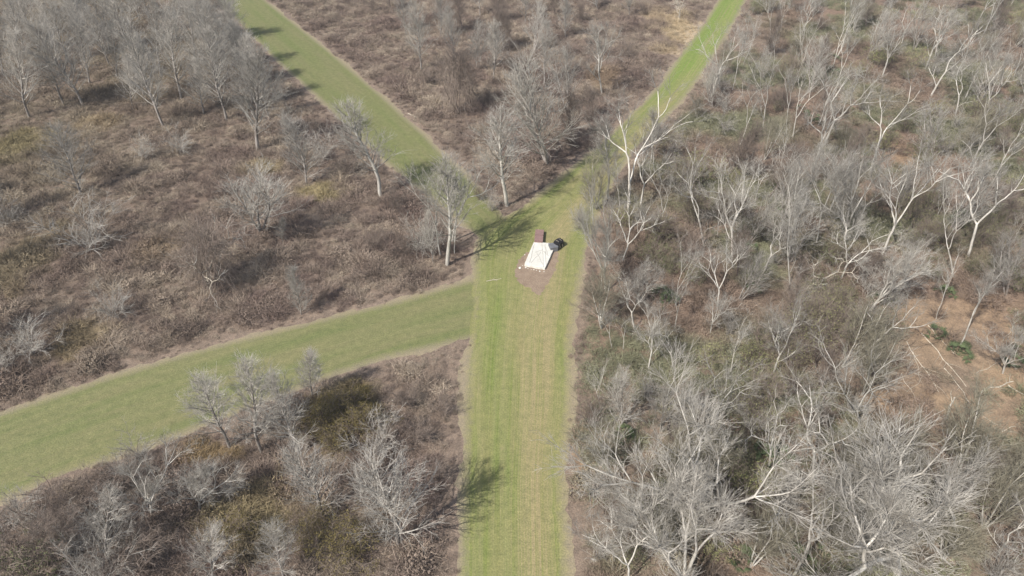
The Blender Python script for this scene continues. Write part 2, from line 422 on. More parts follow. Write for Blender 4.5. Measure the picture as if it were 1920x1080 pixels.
def scatter(name, P, S, K, T, label, cat_):
    me = bpy.data.meshes.new(name); me.vertices.add(len(P))
    me.vertices.foreach_set('co', np.column_stack([P, np.zeros(len(P))]).astype(np.float32).ravel())
    for nm, typ, arr, fld in (('size', 'FLOAT_VECTOR', S, 'vector'), ('kindno', 'INT', K, 'value'), ('turn', 'FLOAT_VECTOR', np.column_stack([rng.normal(0, .12, len(P)), rng.normal(0, .12, len(P)), rng.uniform(0, 6.28, len(P))]), 'vector'), ('tint', 'FLOAT_COLOR', np.column_stack([T, np.ones(len(P))]), 'color')):
        a = me.attributes.new(nm, typ, 'POINT'); a.data.foreach_set(fld, np.ascontiguousarray(arr, np.int32 if typ == 'INT' else np.float32).ravel())
    o = link(bpy.data.objects.new(name, me))
    ng = bpy.data.node_groups.new(name + '_nodes', 'GeometryNodeTree')
    ng.interface.new_socket('Geometry', in_out='INPUT', socket_type='NodeSocketGeometry')
    ng.interface.new_socket('Geometry', in_out='OUTPUT', socket_type='NodeSocketGeometry')
    n = ng.nodes; gi = n.new('NodeGroupInput'); go = n.new('NodeGroupOutput')
    mp = n.new('GeometryNodeMeshToPoints'); ip = n.new('GeometryNodeInstanceOnPoints'); ci = n.new('GeometryNodeCollectionInfo')
    ci.inputs['Collection'].default_value = clump_col; ci.inputs['Separate Children'].default_value = True; ci.inputs['Reset Children'].default_value = True
    ip.inputs['Pick Instance'].default_value = True
    def na(nm, typ):
        q = n.new('GeometryNodeInputNamedAttribute'); q.data_type = typ; q.inputs['Name'].default_value = nm
        return q.outputs['Attribute']
    e2r = n.new('FunctionNodeEulerToRotation')
    L = ng.links
    L.new(gi.outputs[0], mp.inputs[0]); L.new(mp.outputs[0], ip.inputs['Points']); L.new(ci.outputs[0], ip.inputs['Instance'])
    L.new(na('kindno', 'INT'), ip.inputs['Instance Index']); L.new(na('size', 'FLOAT_VECTOR'), ip.inputs['Scale'])
    L.new(na('turn', 'FLOAT_VECTOR'), e2r.inputs[0]); L.new(e2r.outputs[0], ip.inputs['Rotation'])
    L.new(ip.outputs[0], go.inputs[0])
    md = o.modifiers.new('scatter', 'NODES'); md.node_group = ng
    me.materials.append(M['brush'])
    return tag(o, label, cat_, None, 'stuff')

def cand(step, x0=-150, x1=160, y0=14, y1=215):
    gx_, gy_ = np.meshgrid(np.arange(x0, x1, step), np.arange(y0, y1, step))
    P = np.stack([gx_.ravel(), gy_.ravel()], 1); P = P + rng.uniform(-.5, .5, P.shape) * step * 1.1
    zdep = P[:, 1] * CP + CAM_H * SP
    return P[(np.abs(P[:, 0]) < .76 * zdep + 10)]
PADC = gp(1012, 482)[:2]
Pf = cand(.78); sdf = mown_sd(Pf); wd = inside(Pf, WOODS)
far_thin = rng.random(len(Pf)) < np.clip(1.25 - Pf[:, 1] / 400, .5, 1)
# open fields
k = (~wd) & (sdf > -.35 + rng.random(len(Pf)) * 1.0) & far_thin
Pb, sb = Pf[k], sdf[k]
nb = fbm(Pb, 7, 5); nb2 = fbm(Pb, 2.6, 6); nb3 = fbm(Pb, 22, 8)
h = (.5 + 2.7 * np.clip(nb2 - .15, 0, 1) ** 1.6 * (.5 + nb)) * np.clip(.28 + sb / 3.5, .28, 1)
S = np.column_stack([h * 1.1, h * 1.1, h * rng.uniform(.7, 1.25, len(h))])
base_c = np.array((.23, .18, .15)); tan_c = np.array((.42, .35, .275)); mauve = np.array((.215, .155, .135)); olive = np.array((.27, .235, .145))
w1 = np.clip((fbm(Pb, 1.7, 61) - .36) * 3.0, 0, 1)[:, None]; w2 = np.clip((nb - .5) * 4, 0, 1)[:, None]; w3 = np.clip((nb3 - .5) * 5, 0, 1)[:, None]
T = base_c * (1 - w1) + tan_c * w1; T = T * (1 - .6 * w2) + mauve * .6 * w2
leftish = np.clip((-Pb[:, 0] - 30) / 40, 0, 1)[:, None]
T = T * (1 - .45 * leftish * (.4 + .6 * w3)) + olive * .45 * leftish * (.4 + .6 * w3)
T = patch_mix(Pb, T); T *= rng.uniform(.75, 1.25, (len(T), 1))
K = rng.choice(5, len(Pb), p=[.3, .2, .2, .2, .1])
scatter('dry_brush', Pb, S, K, T, 'tangled dry brown weeds and brambles covering the open fields', 'brush')
# woods floor
k = wd & (sdf > .8) & far_thin
nw = fbm(Pf, 8, 15)
k &= rng.random(len(Pf)) < np.clip((nw - .28) * 2.8, .08, .9)
for px, py, rx, ry in ((1770, 680, 110, 120), (1850, 790, 110, 70)):
    g_ = gp(px, py)[:2]; wx = abs(gp(px + rx, py)[0] - g_[0]); wy = abs(gp(px, py - ry)[1] - g_[1])
    k &= ~((((Pf[:, 0] - g_[0]) / wx) ** 2 + ((Pf[:, 1] - g_[1]) / wy) ** 2 < 1) & (rng.random(len(Pf)) < .7))
Pw = Pf[k]; nb = fbm(Pw, 10, 25); nb2 = fbm(Pw, 4, 26)
h = .55 + 1.5 * nb2
S = np.column_stack([h * 1.15, h * 1.15, h * rng.uniform(.6, 1.1, len(h))])
w1 = np.clip((nb - .42) * 5, 0, 1)[:, None]
T = np.array((.27, .205, .16)) * (1 - w1) + np.array((.235, .235, .15)) * w1; T *= rng.uniform(.7, 1.25, (len(T), 1))
K = rng.choice(5, len(Pw), p=[.1, .15, .25, .2, .3])
scatter('woodland_undergrowth', Pw, S, K, T, 'low dry undergrowth of brambles and dead stems on the woodland floor', 'undergrowth')

# ---------------------------------------------------------------- trees
def bend(r, p, d, L, n, wob, up):
    P = [p]; d = np.array(d, float)
    st = L / n
    for i in range(n):
        d = d + r.normal(0, wob, 3); d[2] += up; d /= np.linalg.norm(d)
        p = p + d * st; P.append(p)
    return np.array(P)
def at_t(P, t):
    k = len(P) - 1; f = min(t * k, k - 1e-6); i = int(f); u = f - i
    return P[i] * (1 - u) + P[i + 1] * u, norm(P[i + 1] - P[i])
def turned(r, d, ang, az=None):
    ref = np.array([0, 0, 1.]) if abs(d[2]) < .9 else np.array([1., 0, 0])
    a = norm(np.cross(d, ref)); b2 = np.cross(d, a)
    az = r.uniform(0, 2 * math.pi) if az is None else az
    return d * math.cos(ang) + (a * math.cos(az) + b2 * math.sin(az)) * math.sin(ang)
def tap(r0, r1, n): return np.linspace(r0, r1, n)

def tree_feathery(seed, H=14., wide=.34, n1=38, dens=1.0, low=.2, stems=1):
    """upright tree with a leader and a fine brush of rising twigs"""
    r = np.random.default_rng(seed); TR, CR = Tubes(), Tubes()
    for s in range(stems):
        d0 = np.array([0, 0, 1.]) if stems == 1 else norm(np.array([r.normal(0, .2), r.normal(0, .2), 1.]))
        Hs = H * (1 if s == 0 else r.uniform(.75, .95))
        T = bend(r, np.array([0, 0, -.3]), d0, Hs, 12, .05, .06)
        rb = H * .0125 * (1 if stems == 1 else .75)
        TR.add(T, rb * (1 - np.linspace(0, 1, 13)) ** .8 + .012)
        nn = int(n1 / stems ** .7)
        for i in range(nn):
            t = low + (1 - low) * ((i + r.random()) / nn) ** .85 * .98
            p, d = at_t(T, t)
            prof = min(1, (t - low) / .16 + .45) * (1 - t) ** .55
            L = H * wide * prof * r.uniform(.75, 1.15) + .5
            ang = R(50 - 24 * t + r.normal(0, 8))
            B = bend(r, p, turned(r, d, ang, i * 2.399 + r.normal(0, .4)), L, 5, .07, .10)
            r0 = min(rb * .5, .014 + .014 * L)
            CR.add(B, tap(r0, .014, 6))
            n2 = int((3 + L * 2.0) * dens)
            for j in range(n2):
                u = .15 + .83 * (j + r.random()) / n2
                q, e = at_t(B, u)
                L2 = (L * .42 * (1 - .55 * u) + .35) * r.uniform(.7, 1.25)
                B2 = bend(r, q, turned(r, e, R(34 + r.normal(0, 10))), L2, 3, .06, .07)
                CR.add(B2, tap(.015, .009, 4))
                for k_ in range(int((3 + 2.2 * L2) * dens)):
                    v, w = at_t(B2, r.uniform(.15, 1))
                    L3 = r.uniform(.35, .95)
                    CR.add(bend(r, v, turned(r, w, R(30 + r.normal(0, 12))), L3, 2, .06, .05), tap(.009, .0055, 3))
    return TR, CR

def tree_spreading(seed, H=15., fork=.4, crook=.13, spread=33, dens=1.0, nlimb=3, rb=None, lev=4, droop=0.0, twig=1.0, lim=1.0):
    """forking hardwood with crooked pale limbs"""
    r = np.random.default_rng(seed); TR, CR = Tubes(), Tubes()
    rb = rb or H * .0135
    ends = []
    def rec(p, d, L, rad, l):
        n = 6 if l < 2 else 4
        P = bend(r, p, d, L, n, crook * (1 if l else .5), .09 if l < 3 else .06 - droop)
        r1 = rad * .82
        (TR if l <= 3 else CR).add(P, tap(max(rad, .016), max(r1, .012), n + 1))
        if l >= 2:
            for j in range(int((1 + (l - 1) * 2.2) * dens * twig)):
                q, e = at_t(P, r.uniform(.15, 1))
                B = bend(r, q, turned(r, e, R(34 + r.normal(0, 12))), r.uniform(.5, 1.7), 3, .08, .05 - droop)
                CR.add(B, tap(.011, .007, 4))
                for _ in range(int(3 * dens * twig)):
                    v, w = at_t(B, r.uniform(.2, 1))
                    CR.add(bend(r, v, turned(r, w, R(28 + r.normal(0, 10))), r.uniform(.4, 1.0), 2, .06, .04 - droop), tap(.009, .006, 3))
        if l >= lev: return
        k = nlimb if l == 0 else (3 if r.random() < .25 else 2)
        az = r.uniform(0, 6.28)
        for j in range(k):
            ang = R(spread * (1.0 if l < 2 else 1.15) * r.uniform(.5, 1.25))
            dd = turned(r, norm(P[-1] - P[-2]), ang, az + j * 6.283 / k + r.normal(0, .35))
            rec(P[-1], dd, L * (r.uniform(.6, .95) if l else r.uniform(.55, .85) * lim), r1 * r.uniform(.66, .88), l + 1)
        for j in range(1 if l in (0, 1, 2) and r.random() < .7 else 0):
            q, e = at_t(P, r.uniform(.4, .9))
            rec(q, turned(r, e, R(spread * 1.5)), L * r.uniform(.35, .6), rad * .4, max(l + 1, 2))
    rec(np.array([0, 0, -.3]), np.array([0, 0, 1.]), H * fork, rb, 0)
    return TR, CR

def tree_vine(seed, H=9., rad=1.6, n=900):
    """stem smothered in hanging vines, bare arching branches above"""
    r = np.random.default_rng(seed); TR, CR = Tubes(), Tubes()
    for s in range(3):
        TR.add(bend(r, np.array([r.normal(0, .3), r.normal(0, .3), -.3]), norm(np.array([r.normal(0, .12), r.normal(0, .12), 1.])), H * r.uniform(.7, 1), 8, .06, .05), tap(.09, .02, 9))
    for i in range(n):
        z = H * r.uniform(.25, .95); a = r.uniform(0, 6.28); q = rad * (.25 + .75 * r.random()) * (.55 + .6 * math.sin(math.pi * min(1, z / H)))
        p = np.array([q * math.cos(a), q * math.sin(a), z])
        d = np.array([math.cos(a) * .35, math.sin(a) * .35, -1.0 if r.random() < .7 else .9])
        CR.add(bend(r, p, norm(d), H * r.uniform(.1, .35), 3, .13, 0), tap(.016, .008, 4))
    for i in range(60):
        p = np.array([r.normal(0, .4), r.normal(0, .4), H * r.uniform(.5, .9)])
        B = bend(r, p, rand_dir(r, 1, .25, .9)[0], H * r.uniform(.15, .42), 4, .1, -.03)
        CR.add(B, tap(.022, .008, 5))
        for _ in range(8):
            v, w = at_t(B, r.uniform(.3, 1)); CR.add(bend(r, v, turned(r, w, R(35)), r.uniform(.4, .9), 2, .1, 0), tap(.009, .005, 3))
    return TR, CR

def shrub(seed, H=4., rad=2.4, stems=14, n2=9, n3=6, wob=.13, lean=.75, tw=1.0):
    r = np.random.default_rng(seed); TR, CR = Tubes(), Tubes()
    for i in range(stems):
        a = r.uniform(0, 6.28); d = norm(np.array([math.cos(a) * lean * r.random(), math.sin(a) * lean * r.random(), 1.]))
        p = np.array([r.normal(0, .25), r.normal(0, .25), -.15])
        B = bend(r, p, d, H * r.uniform(.6, 1.05), 6, wob, .01)
        TR.add(B, tap(.028, .01, 7))
        for j in range(n2):
            q, e = at_t(B, r.uniform(.2, 1)); B2 = bend(r, q, turned(r, e, R(42 + r.normal(0, 12))), H * r.uniform(.15, .38), 3, .13, .03)
            CR.add(B2, tap(.014 * tw, .008 * tw, 4))
            for _ in range(n3):
                v, w = at_t(B2, r.uniform(.15, 1)); CR.add(bend(r, v, turned(r, w, R(36 + r.normal(0, 12))), r.uniform(.25, .7), 2, .12, .02), tap(.0085 * tw, .005 * tw, 3))
    return TR, CR

def crown_pts(CR, r, n):
    ends = np.array([P[-1] for P, _ in CR.c if len(P) == 3]); i = r.integers(0, len(ends), n)
    return ends[i] + r.normal(0, .12, (n, 3))

PROTO = {}
def proto(key, gen, bark, twig, H, leaf=None, nleaf=0, lsize=.06):
    TR, CR = gen
    parts = [('trunk', TR.mesh(key + '_trunk', 6, M[bark])), ('crown', CR.mesh(key + '_crown', 3, M[twig], False))]
    if leaf:
        r = np.random.default_rng(len(PROTO)); me = mesh_np(key + '_leaves', *leaves(r, crown_pts(CR, r, nleaf), lsize)); me.materials.append(M[leaf])
        parts.append(('leaves', me))
    z = 0
    co = np.concatenate([P[:, 2] for P, _ in CR.c]); z = np.percentile(co, 99.5)
    PROTO[key] = (parts, z)
for i in range(4): proto(f'fe{i}', tree_feathery(100 + i, 14, .38, 46, 1.05, .16), 'bark_grey', 'twig_grey', 14)
for i in range(3): proto(f'fw{i}', tree_feathery(120 + i, 12, .40, 42, 1.0, .08), 'bark_grey', 'twig_grey', 12)
for i in range(2): proto(f'fp{i}', tree_feathery(140 + i, 14, .33, 40, 1.05, .28), 'bark_pale', 'twig_pale', 14)
for i in range(2): proto(f'fb{i}', tree_feathery(170 + i, 13, .36, 46, 1.15, .12, 2), 'bark_brown', 'twig_brown', 13)
for i in range(2): proto(f'fo{i}', tree_feathery(180 + i, 10, .42, 44, 1.0, .10, 3), 'bark_pale', 'twig_olive', 10)
for i in range(2): proto(f'fm{i}', tree_feathery(150 + i, 13, .36, 44, .9, .12, 3), 'bark_grey', 'twig_grey', 13)
for i in range(2): proto(f'fs{i}', tree_feathery(160 + i, 9, .26, 46, 1.2, .06), 'bark_grey', 'twig_grey', 9)
for i in range(4): proto(f'sp{i}', tree_spreading(200 + i, 15, .36, .13, 27, 1.05, 2 + i % 2, .18, 4), 'bark_pale', 'twig_pale', 15)
for i in range(3): proto(f'sw{i}', tree_spreading(220 + i, 14, .24, .07, 27, 1.1, 4, .22, 4, 0, 1.3, 1.45), 'bark_pale', 'twig_pale', 14)
for i in range(3): proto(f'st{i}', tree_spreading(240 + i, 15, .46, .09, 22, 1.05, 2, .14, 4), 'bark_pale', 'twig_pale', 15)
for i in range(2): proto(f'cr{i}', tree_spreading(260 + i, 8, .34, .26, 48, .35, 2, .15, 4), 'wood_bleached', 'bark_pale', 8)
for i in range(2): proto(f'le{i}', tree_spreading(280 + i, 9, .22, .14, 40, 1.0, 3, .10, 4), 'bark_brown', 'twig_brown', 9, 'leaf_spring', 2200, .05)
for i in range(2): proto(f'vi{i}', tree_vine(300 + i), 'bark_brown', 'twig_brown', 9)
for i in range(3): proto(f'sg{i}', shrub(320 + i, 4.5), 'bark_grey', 'twig_grey', 4.5)
for i in range(2): proto(f'sb{i}', shrub(340 + i, 4, 2, 16, 10, 6), 'bark_brown', 'twig_brown', 4)
for i in range(2): proto(f'so{i}', shrub(350 + i, 4, 2, 14, 9, 5), 'bark_brown', 'twig_brown', 4, 'leaf_olive', 2600, .055)
for i in range(2): proto(f'sy{i}', shrub(360 + i, 3, 2, 16, 8, 5, .15, 1.0), 'bark_brown', 'twig_brown', 3, 'leaf_gold', 5200, .042)
for i in range(2): proto(f'sl{i}', shrub(370 + i, 3.5, 2, 12, 8, 5, .15, 1.0), 'bark_brown', 'twig_brown', 3, 'leaf_spring', 1900, .05)

TREES = {'f': 'bare_tree', 's': 'bare_tree', 'c': 'dead_tree', 'l': 'leafing_tree', 'v': 'vine_tree'}
def kind_of(key):
    if key[:2] in ('sg', 'sb', 'so', 'sy', 'sl'): return 'shrub', 'shrub'
    if key[:2] == 'cr': return 'dead_tree', 'tree'
    if key[:2] == 'le': return 'leafing_tree', 'tree'
    if key[:2] == 'vi': return 'vine_covered_tree', 'tree'
    return 'bare_tree', 'tree'
COUNT = {}
MARKS = {'woods': [('sandy clearing', 1760, 690), ('bend of the grass track', 1130, 420), ('far grass lane', 1370, 100), ('straight striped track', 1110, 800),
                   ('huge fan-shaped tree', 1690, 1050), ('tall white V-shaped tree', 1372, 490), ('large leaning twin-stemmed tree', 1745, 180), ('hard-leaning white tree', 1652, 480),
                   ('largest wide-spreading tree', 1300, 1000), ('thick-trunked white tree', 1613, 808), ('pale twin-stemmed tree', 1481, 534)],
         'field': [('diagonal strip', 520, 170), ('wide round tree', 152, 365), ('low-forked pale tree', 490, 435), ('yellow weed patch', 40, 270), ('vine mound', 397, 540), ('broad side strip', 150, 690), ('corner tree', 838, 497)],
         'wedge': [('straight tan strip edge', 720, 60), ('thick vine-draped tree', 868, 212), ('fan-shaped tree', 1130, 180), ('tallest slim tree', 1028, 310), ('pale straw patch', 1270, 60)],
         'corner': [('golden bushes', 640, 790), ('straight track edge', 850, 860), ('star-shaped tree', 747, 1022), ('side strip', 60, 930), ('crooked spreading tree', 285, 965)]}
def detail(label, nm, base, hgt, a, wid):
    zone = 'corner' if ('corner' in label or 'thicket' in label) else 'wedge' if 'wedge' in label else 'field' if 'field' in label else 'woods'
    mk = min(MARKS[zone], key=lambda m_: np.linalg.norm(gp(m_[1], m_[2])[:2] - base[:2]))[0]
    big = nm != 'shrub'
    size = ('tall ' if hgt > 11.5 else 'mid-height ' if hgt > 8 else 'short ') if big else ('large ' if hgt > 4.2 else 'mid-sized ' if hgt > 2.9 else 'small ')
    tilt = 'leaning ' if abs(a) > R(7) and big else ''
    return size + tilt + label + ' near the ' + mk
BASES = []
def plant(key, base, hgt, lean, wid, label, group=None, rz=None):
    if len(key) == 2:
        n = sum(1 for q in PROTO if q[:2] == key); i = COUNT.get(key, 0); COUNT[key] = i + 1; key = key + str(i % n)
    parts, H = PROTO[key]; nm, cat_ = kind_of(key)
    o = bpy.data.objects.new(nm, None); o.empty_display_size = .5; link(o)
    s = hgt / H
    o.location = base; o.scale = (s * wid, s * wid, s)
    a = max(-R(24), min(R(24), math.atan2(lean, hgt)))
    rz = rng.uniform(0, 6.283) if rz is None else rz
    o.rotation_mode = 'QUATERNION'
    o.rotation_quaternion = (Matrix.Rotation(a, 4, 'Y') @ Matrix.Rotation(rz, 4, 'Z')).to_quaternion()
    for pn, me in parts:
        c_ = bpy.data.objects.new(pn, me); c_.parent = o; link(c_)
    BASES.append(base[:2])
    if group: label = detail(label, nm, base, hgt, a, wid)
    return tag(o, label, cat_, group)
def at_px(key, bx, by, tx, ty, label, group=None, wid=1.0, rz=None):
    base = gp(bx, by); h, lx = top_of(base, tx, ty)
    return plant(key, base, h, lx, wid, label, group, rz)

FIELD = 'in the wide weedy field'
G1 = ('slender grey feathery tree ' + FIELD, 'feathery trees in the weedy field')
G2 = ('grey twiggy bush ' + FIELD, 'grey bushes in the weedy field')
for a in [('fe', 55, 220, 2, 50), ('fe', 120, 195, 64, 45), ('fe', 158, 200, 97, 30), ('fe', 168, 155, 150, 20), ('fe', 308, 240, 228, 40), ('fe', 300, 143, 278, -5),
          ('fe', 340, 185, 312, 20), ('fe', 368, 145, 348, -5), ('fe', 415, 182, 372, 5), ('fe', 425, 225, 388, 55), ('fe', 483, 283, 436, 75), ('fe', 460, 158, 440, 35), ('fe', 250, 205, 228, 100), ('fe', 382, 215, 352, 110),
          ('fe', 30, 80, 15, -30), ('fe', 95, 95, 70, -10), ('fe', 205, 95, 190, -20), ('fe', 245, 70, 232, -40), ('fe', 140, 60, 125, -50), ('fe', 330, 75, 318, -40), ('fe', 395, 85, 378, -30), ('fe', 60, 30, 45, -70), ('fe', 280, 40, 270, -60), ('fe', 180, 30, 170, -80), ('fe', 5, 140, -20, 10), ('fe', 220, 150, 200, 30), ('fe', 355, 40, 345, -60), ('fe', 472, 195, 448, 60), ('fe', 452, 128, 436, 0), ('fe', 505, 222, 482, 100), ('fe', 430, 70, 420, -40), ('fe', 270, 185, 245, 60)]:
    at_px(*a, *G1, wid=rng.uniform(.95, 1.35))
at_px('fw', 152, 365, 122, 238, 'wide round grey tree standing alone among golden weeds ' + FIELD, wid=1.5)
at_px('fm', 490, 435, 435, 283, 'broad pale grey tree forked low with dark trunk base ' + FIELD, wid=1.45)
at_px('fw', 575, 345, 560, 225, 'grey tree beside yellow weeds near the edge of the diagonal strip', wid=1.3)
at_px('sg', 170, 470, 146, 368, 'small round grey tree on a short dark trunk with red-brown grass below', wid=1.3)
at_px('fp', 715, 370, 684, 188, 'tall pale feathery tree with a bare dark trunk overhanging the diagonal strip', wid=1.7)
at_px('vi', 397, 540, 375, 415, 'vine mound tree with dark shadow ' + FIELD, wid=1.5)
at_px('cr', 392, 532, 365, 425, 'crooked bleached dead tree against the vine mound')
at_px('fs', 530, 455, 522, 405, 'thin sapling beside a red-brown patch in the weedy field')
at_px('fs', 565, 590, 554, 505, 'lone sapling close to the upper edge of the broad side strip')
for a in [('sg', 213, 600, 190, 535), ('sg', 62, 668, 45, 590), ('sg', 5, 695, -10, 630), ('sg', 610, 300, 605, 240), ('sb', 650, 330, 645, 285), ('sg', 270, 300, 262, 245), ('sb', 740, 395, 738, 350), ('sg', 20, 420, 5, 360), ('sg', 335, 290, 325, 235), ('sg', 540, 250, 535, 195), ('sb', 705, 470, 703, 425), ('sb', 760, 480, 757, 440), ('sg', 520, 190, 515, 145)]:
    at_px(*a, *G2)
# trees at the junction
at_px('fp', 838, 497, 818, 290, 'pale tree standing foremost of the clump at the junction corner', wid=1.35)
at_px('st1', 826, 478, 800, 300, 'forked stem between pale ones in the junction corner clump', wid=1.1, rz=.5)
at_px('st', 852, 476, 850, 305, 'slim grey tree on the grass side of the junction corner clump')
at_px('fw', 812, 492, 795, 395, 'low wide pale tree on the brush side of the junction corner clump', wid=.8)
at_px('fo', 1118, 392, 1112, 285, 'brown-olive thin tree by the lane behind the slab')
at_px('sg', 795, 478, 780, 405, 'white twiggy bush at the foot of the junction corner clump')
at_px('st', 1165, 405, 1150, 290, 'crooked slim tree beside the tall dark-trunked tree at the track bend', rz=1.0)
at_px('fp', 1222, 305, 1228, 195, 'feathery pale tree leaning over the far lane past the bend', wid=1.1)
at_px('st', 1205, 345, 1225, 215, 'pale tree with forked top at the lane side past the bend')
at_px('fm', 1335, 205, 1345, 110, 'grey multi-stemmed tree at the woods edge by the bright green lane', wid=.8)
at_px('fb', 1075, 262, 1078, 150, 'brown bushy tree with dark shadow at the lane side of the wedge')
at_px('fb', 1110, 225, 1108, 150, 'small brown tree below the fan-shaped tree')
at_px('sp', 848, 452, 876, 295, 'forked pale tree of the junction corner clump leaning over the diagonal strip')
at_px('fp', 951, 386, 943, 193, 'tall pale-trunked tree at the tip of the brown wedge of brush above the white slab', wid=1.5)
at_px('fm', 1028, 310, 1032, 60, 'tallest slim multi-stemmed tree in the brown wedge of brush', wid=1.1)
at_px('sp', 1130, 180, 1118, 28, 'pale fan-shaped tree with low fork beside the far grass lane')
at_px('sp', 1178, 418, 1203, 160, 'tall dark-trunked tree rising over the bend of the grass track')
at_px('fp', 1140, 372, 1150, 215, 'feathery pale tree rooted at the grass edge of the bend', wid=1.1)
at_px('sw2', 1136, 548, 1116, 335, 'pale tree at the woods edge with fine twigs reaching over the track', wid=.58, rz=2.2)
WEDGE = 'in the brown brush wedge'
at_px('vi', 868, 212, 852, 75, 'thickest vine-draped brown tree ' + WEDGE, wid=1.25)
at_px('vi', 940, 97, 942, 5, 'narrow vine-draped brown column tree ' + WEDGE)
at_px('fe', 790, 133, 776, -5, 'slim grey tree near the straight tan strip edge ' + WEDGE)
for a in [('fe', 826, 72, 820, -30), ('fw', 760, 60, 752, -20), ('fe', 985, 45, 983, -40), ('fw', 1060, 70, 1062, -10), ('fe', 900, 30, 898, -60), ('fw', 1180, 30, 1182, -40), ('fw', 1120, 20, 1120, -60), ('fe', 850, 115, 846, 10), ('fm', 895, 130, 893, 30), ('fm', 1000, 100, 1000, 0), ('fe', 1020, 160, 1020, 40), ('fm', 1062, 215, 1064, 90), ('fe', 925, 150, 925, 30), ('fb', 870, 60, 868, -30), ('fb', 930, 40, 930, -40), ('fb', 735, 25, 728, -50), ('fb', 1040, 30, 1040, -50), ('fb', 975, 190, 973, 110)]:
    at_px(*a, 'brown-grey tree ' + WEDGE, 'far trees in the brown wedge')
for a in [('sb', 1010, 30, 1010, -10), ('sb', 1090, 40, 1090, 0), ('sb', 1210, 30, 1212, -5), ('sb', 700, 20, 698, -10), ('sb', 1060, 110, 1062, 70), ('sb', 915, 195, 914, 160), ('sb', 990, 240, 990, 195), ('sb', 1100, 230, 1102, 195), ('sb', 1070, 275, 1072, 235), ('sb', 800, 160, 798, 125), ('sb', 960, 130, 960, 85), ('sb', 1170, 110, 1172, 70), ('sb', 900, 375, 902, 345), ('sg', 920, 395, 922, 350)]:
    at_px(*a, 'brown twiggy bush ' + WEDGE, 'brown bushes in the wedge')
at_px('cr', 1275, 40, 1252, -15, 'bleached crooked tree by the pale straw patch beside the far lane')
# corner thicket below the side strip
CORN = 'in the weedy corner'
at_px('fe', 430, 837, 375, 688, 'pale bushy feathery tree nearest the side strip, first of three ' + CORN, wid=1.15)
at_px('fe', 490, 847, 440, 678, 'pale feathery tree in the middle of the row of three ' + CORN, wid=1.1)
at_px('fe', 562, 852, 528, 700, 'greyer feathery tree ending the row of three ' + CORN, wid=1.05)
at_px('fs', 585, 745, 570, 645, 'slim pale spire-shaped tree standing at the side strip edge')
at_px('fw', 605, 965, 572, 828, 'wide grey tree with curved side limbs ' + CORN)
at_px('fw1', 747, 1022, 735, 842, 'wide star-shaped bare tree casting its shadow onto the straight track', wid=1.15)
at_px('sw', 375, 958, 355, 870, 'low spreading tree with a long thin shadow ' + CORN)
at_px('sw', 285, 965, 258, 850, 'crooked spreading tree at the rim of the dark thicket')
at_px('fw', 400, 1085, 380, 985, 'low bushy grey tree behind golden weeds ' + CORN)
at_px('fw', 532, 1085, 528, 990, 'bushy grey tree beside olive brush ' + CORN)
at_px('sg', 715, 855, 702, 778, 'round pale grey bush beside dark brown brush ' + CORN)
at_px('sg', 262, 862, 245, 812, 'thin grey bush poking over the lower edge of the side strip')
for a in [('sg', 40, 985, 25, 915), ('sb', 110, 980, 90, 910), ('sb', 170, 965, 155, 900), ('fb', 90, 1060, 65, 945), ('fw', 200, 1050, 180, 930), ('sb', 20, 1070, 0, 990), ('sg', 140, 1040, 125, 965), ('sb', 250, 1060, 240, 990), ('so', 60, 1110, 40, 1030), ('sg', 180, 1110, 165, 1030), ('sb', 230, 920, 215, 865)]:
    at_px(*a, 'dense twiggy bush of the dark thicket', 'bushes of the dark thicket')
for a in [('sy', 610, 800, 604, 750), ('sy', 650, 790, 646, 738), ('sy', 680, 815, 676, 765), ('sy', 635, 840, 630, 795)]:
    at_px(*a, 'golden-olive leafy bush in a cluster ' + CORN, 'golden bushes in the corner')
for a in [('sy', 640, 1040, 636, 985), ('sy', 590, 1010, 585, 965), ('sb', 780, 830, 778, 790), ('sb', 830, 780, 829, 745), ('sb', 760, 760, 758, 720), ('sb', 820, 900, 818, 860), ('sb', 700, 950, 696, 900), ('sy', 440, 1010, 435, 970)]:
    at_px(*a, ('olive bush ' if a[0] == 'sy' else 'brown bush ') + CORN, 'low bushes in the corner')

# woods
W1 = ('slim pale bare tree in the woods', 'slim pale trees of the woods')
W2 = ('spreading grey-limbed tree in the woods', 'spreading trees of the woods')
for a in [('st', 1430, 245, 1442, 65), ('st', 1475, 240, 1482, 115), ('st', 1393, 124, 1428, 30), ('st', 1464, 62, 1472, -20), ('st', 1445, 65, 1440, -15), ('st', 1398, 75, 1402, 5), ('st', 1562, 125, 1602, -10), ('st', 1567, 171, 1598, 45), ('st', 1630, 90, 1668, -10),
          ('st', 1852, 195, 1892, 55), ('st', 1900, 150, 1935, 40), ('st', 1233, 436, 1252, 300), ('st', 1345, 445, 1357, 345), ('st', 1420, 405, 1437, 355), ('st', 1487, 458, 1483, 285), ('st', 1895, 462, 1930, 380), ('st', 1148, 653, 1128, 570), ('st', 1168, 655, 1166, 585), ('st', 1243, 771, 1282, 660), ('st', 1266, 618, 1278, 525), ('st', 1127, 769, 1119, 690), ('st', 1370, 700, 1385, 590)]:
    at_px(*a, *W1)
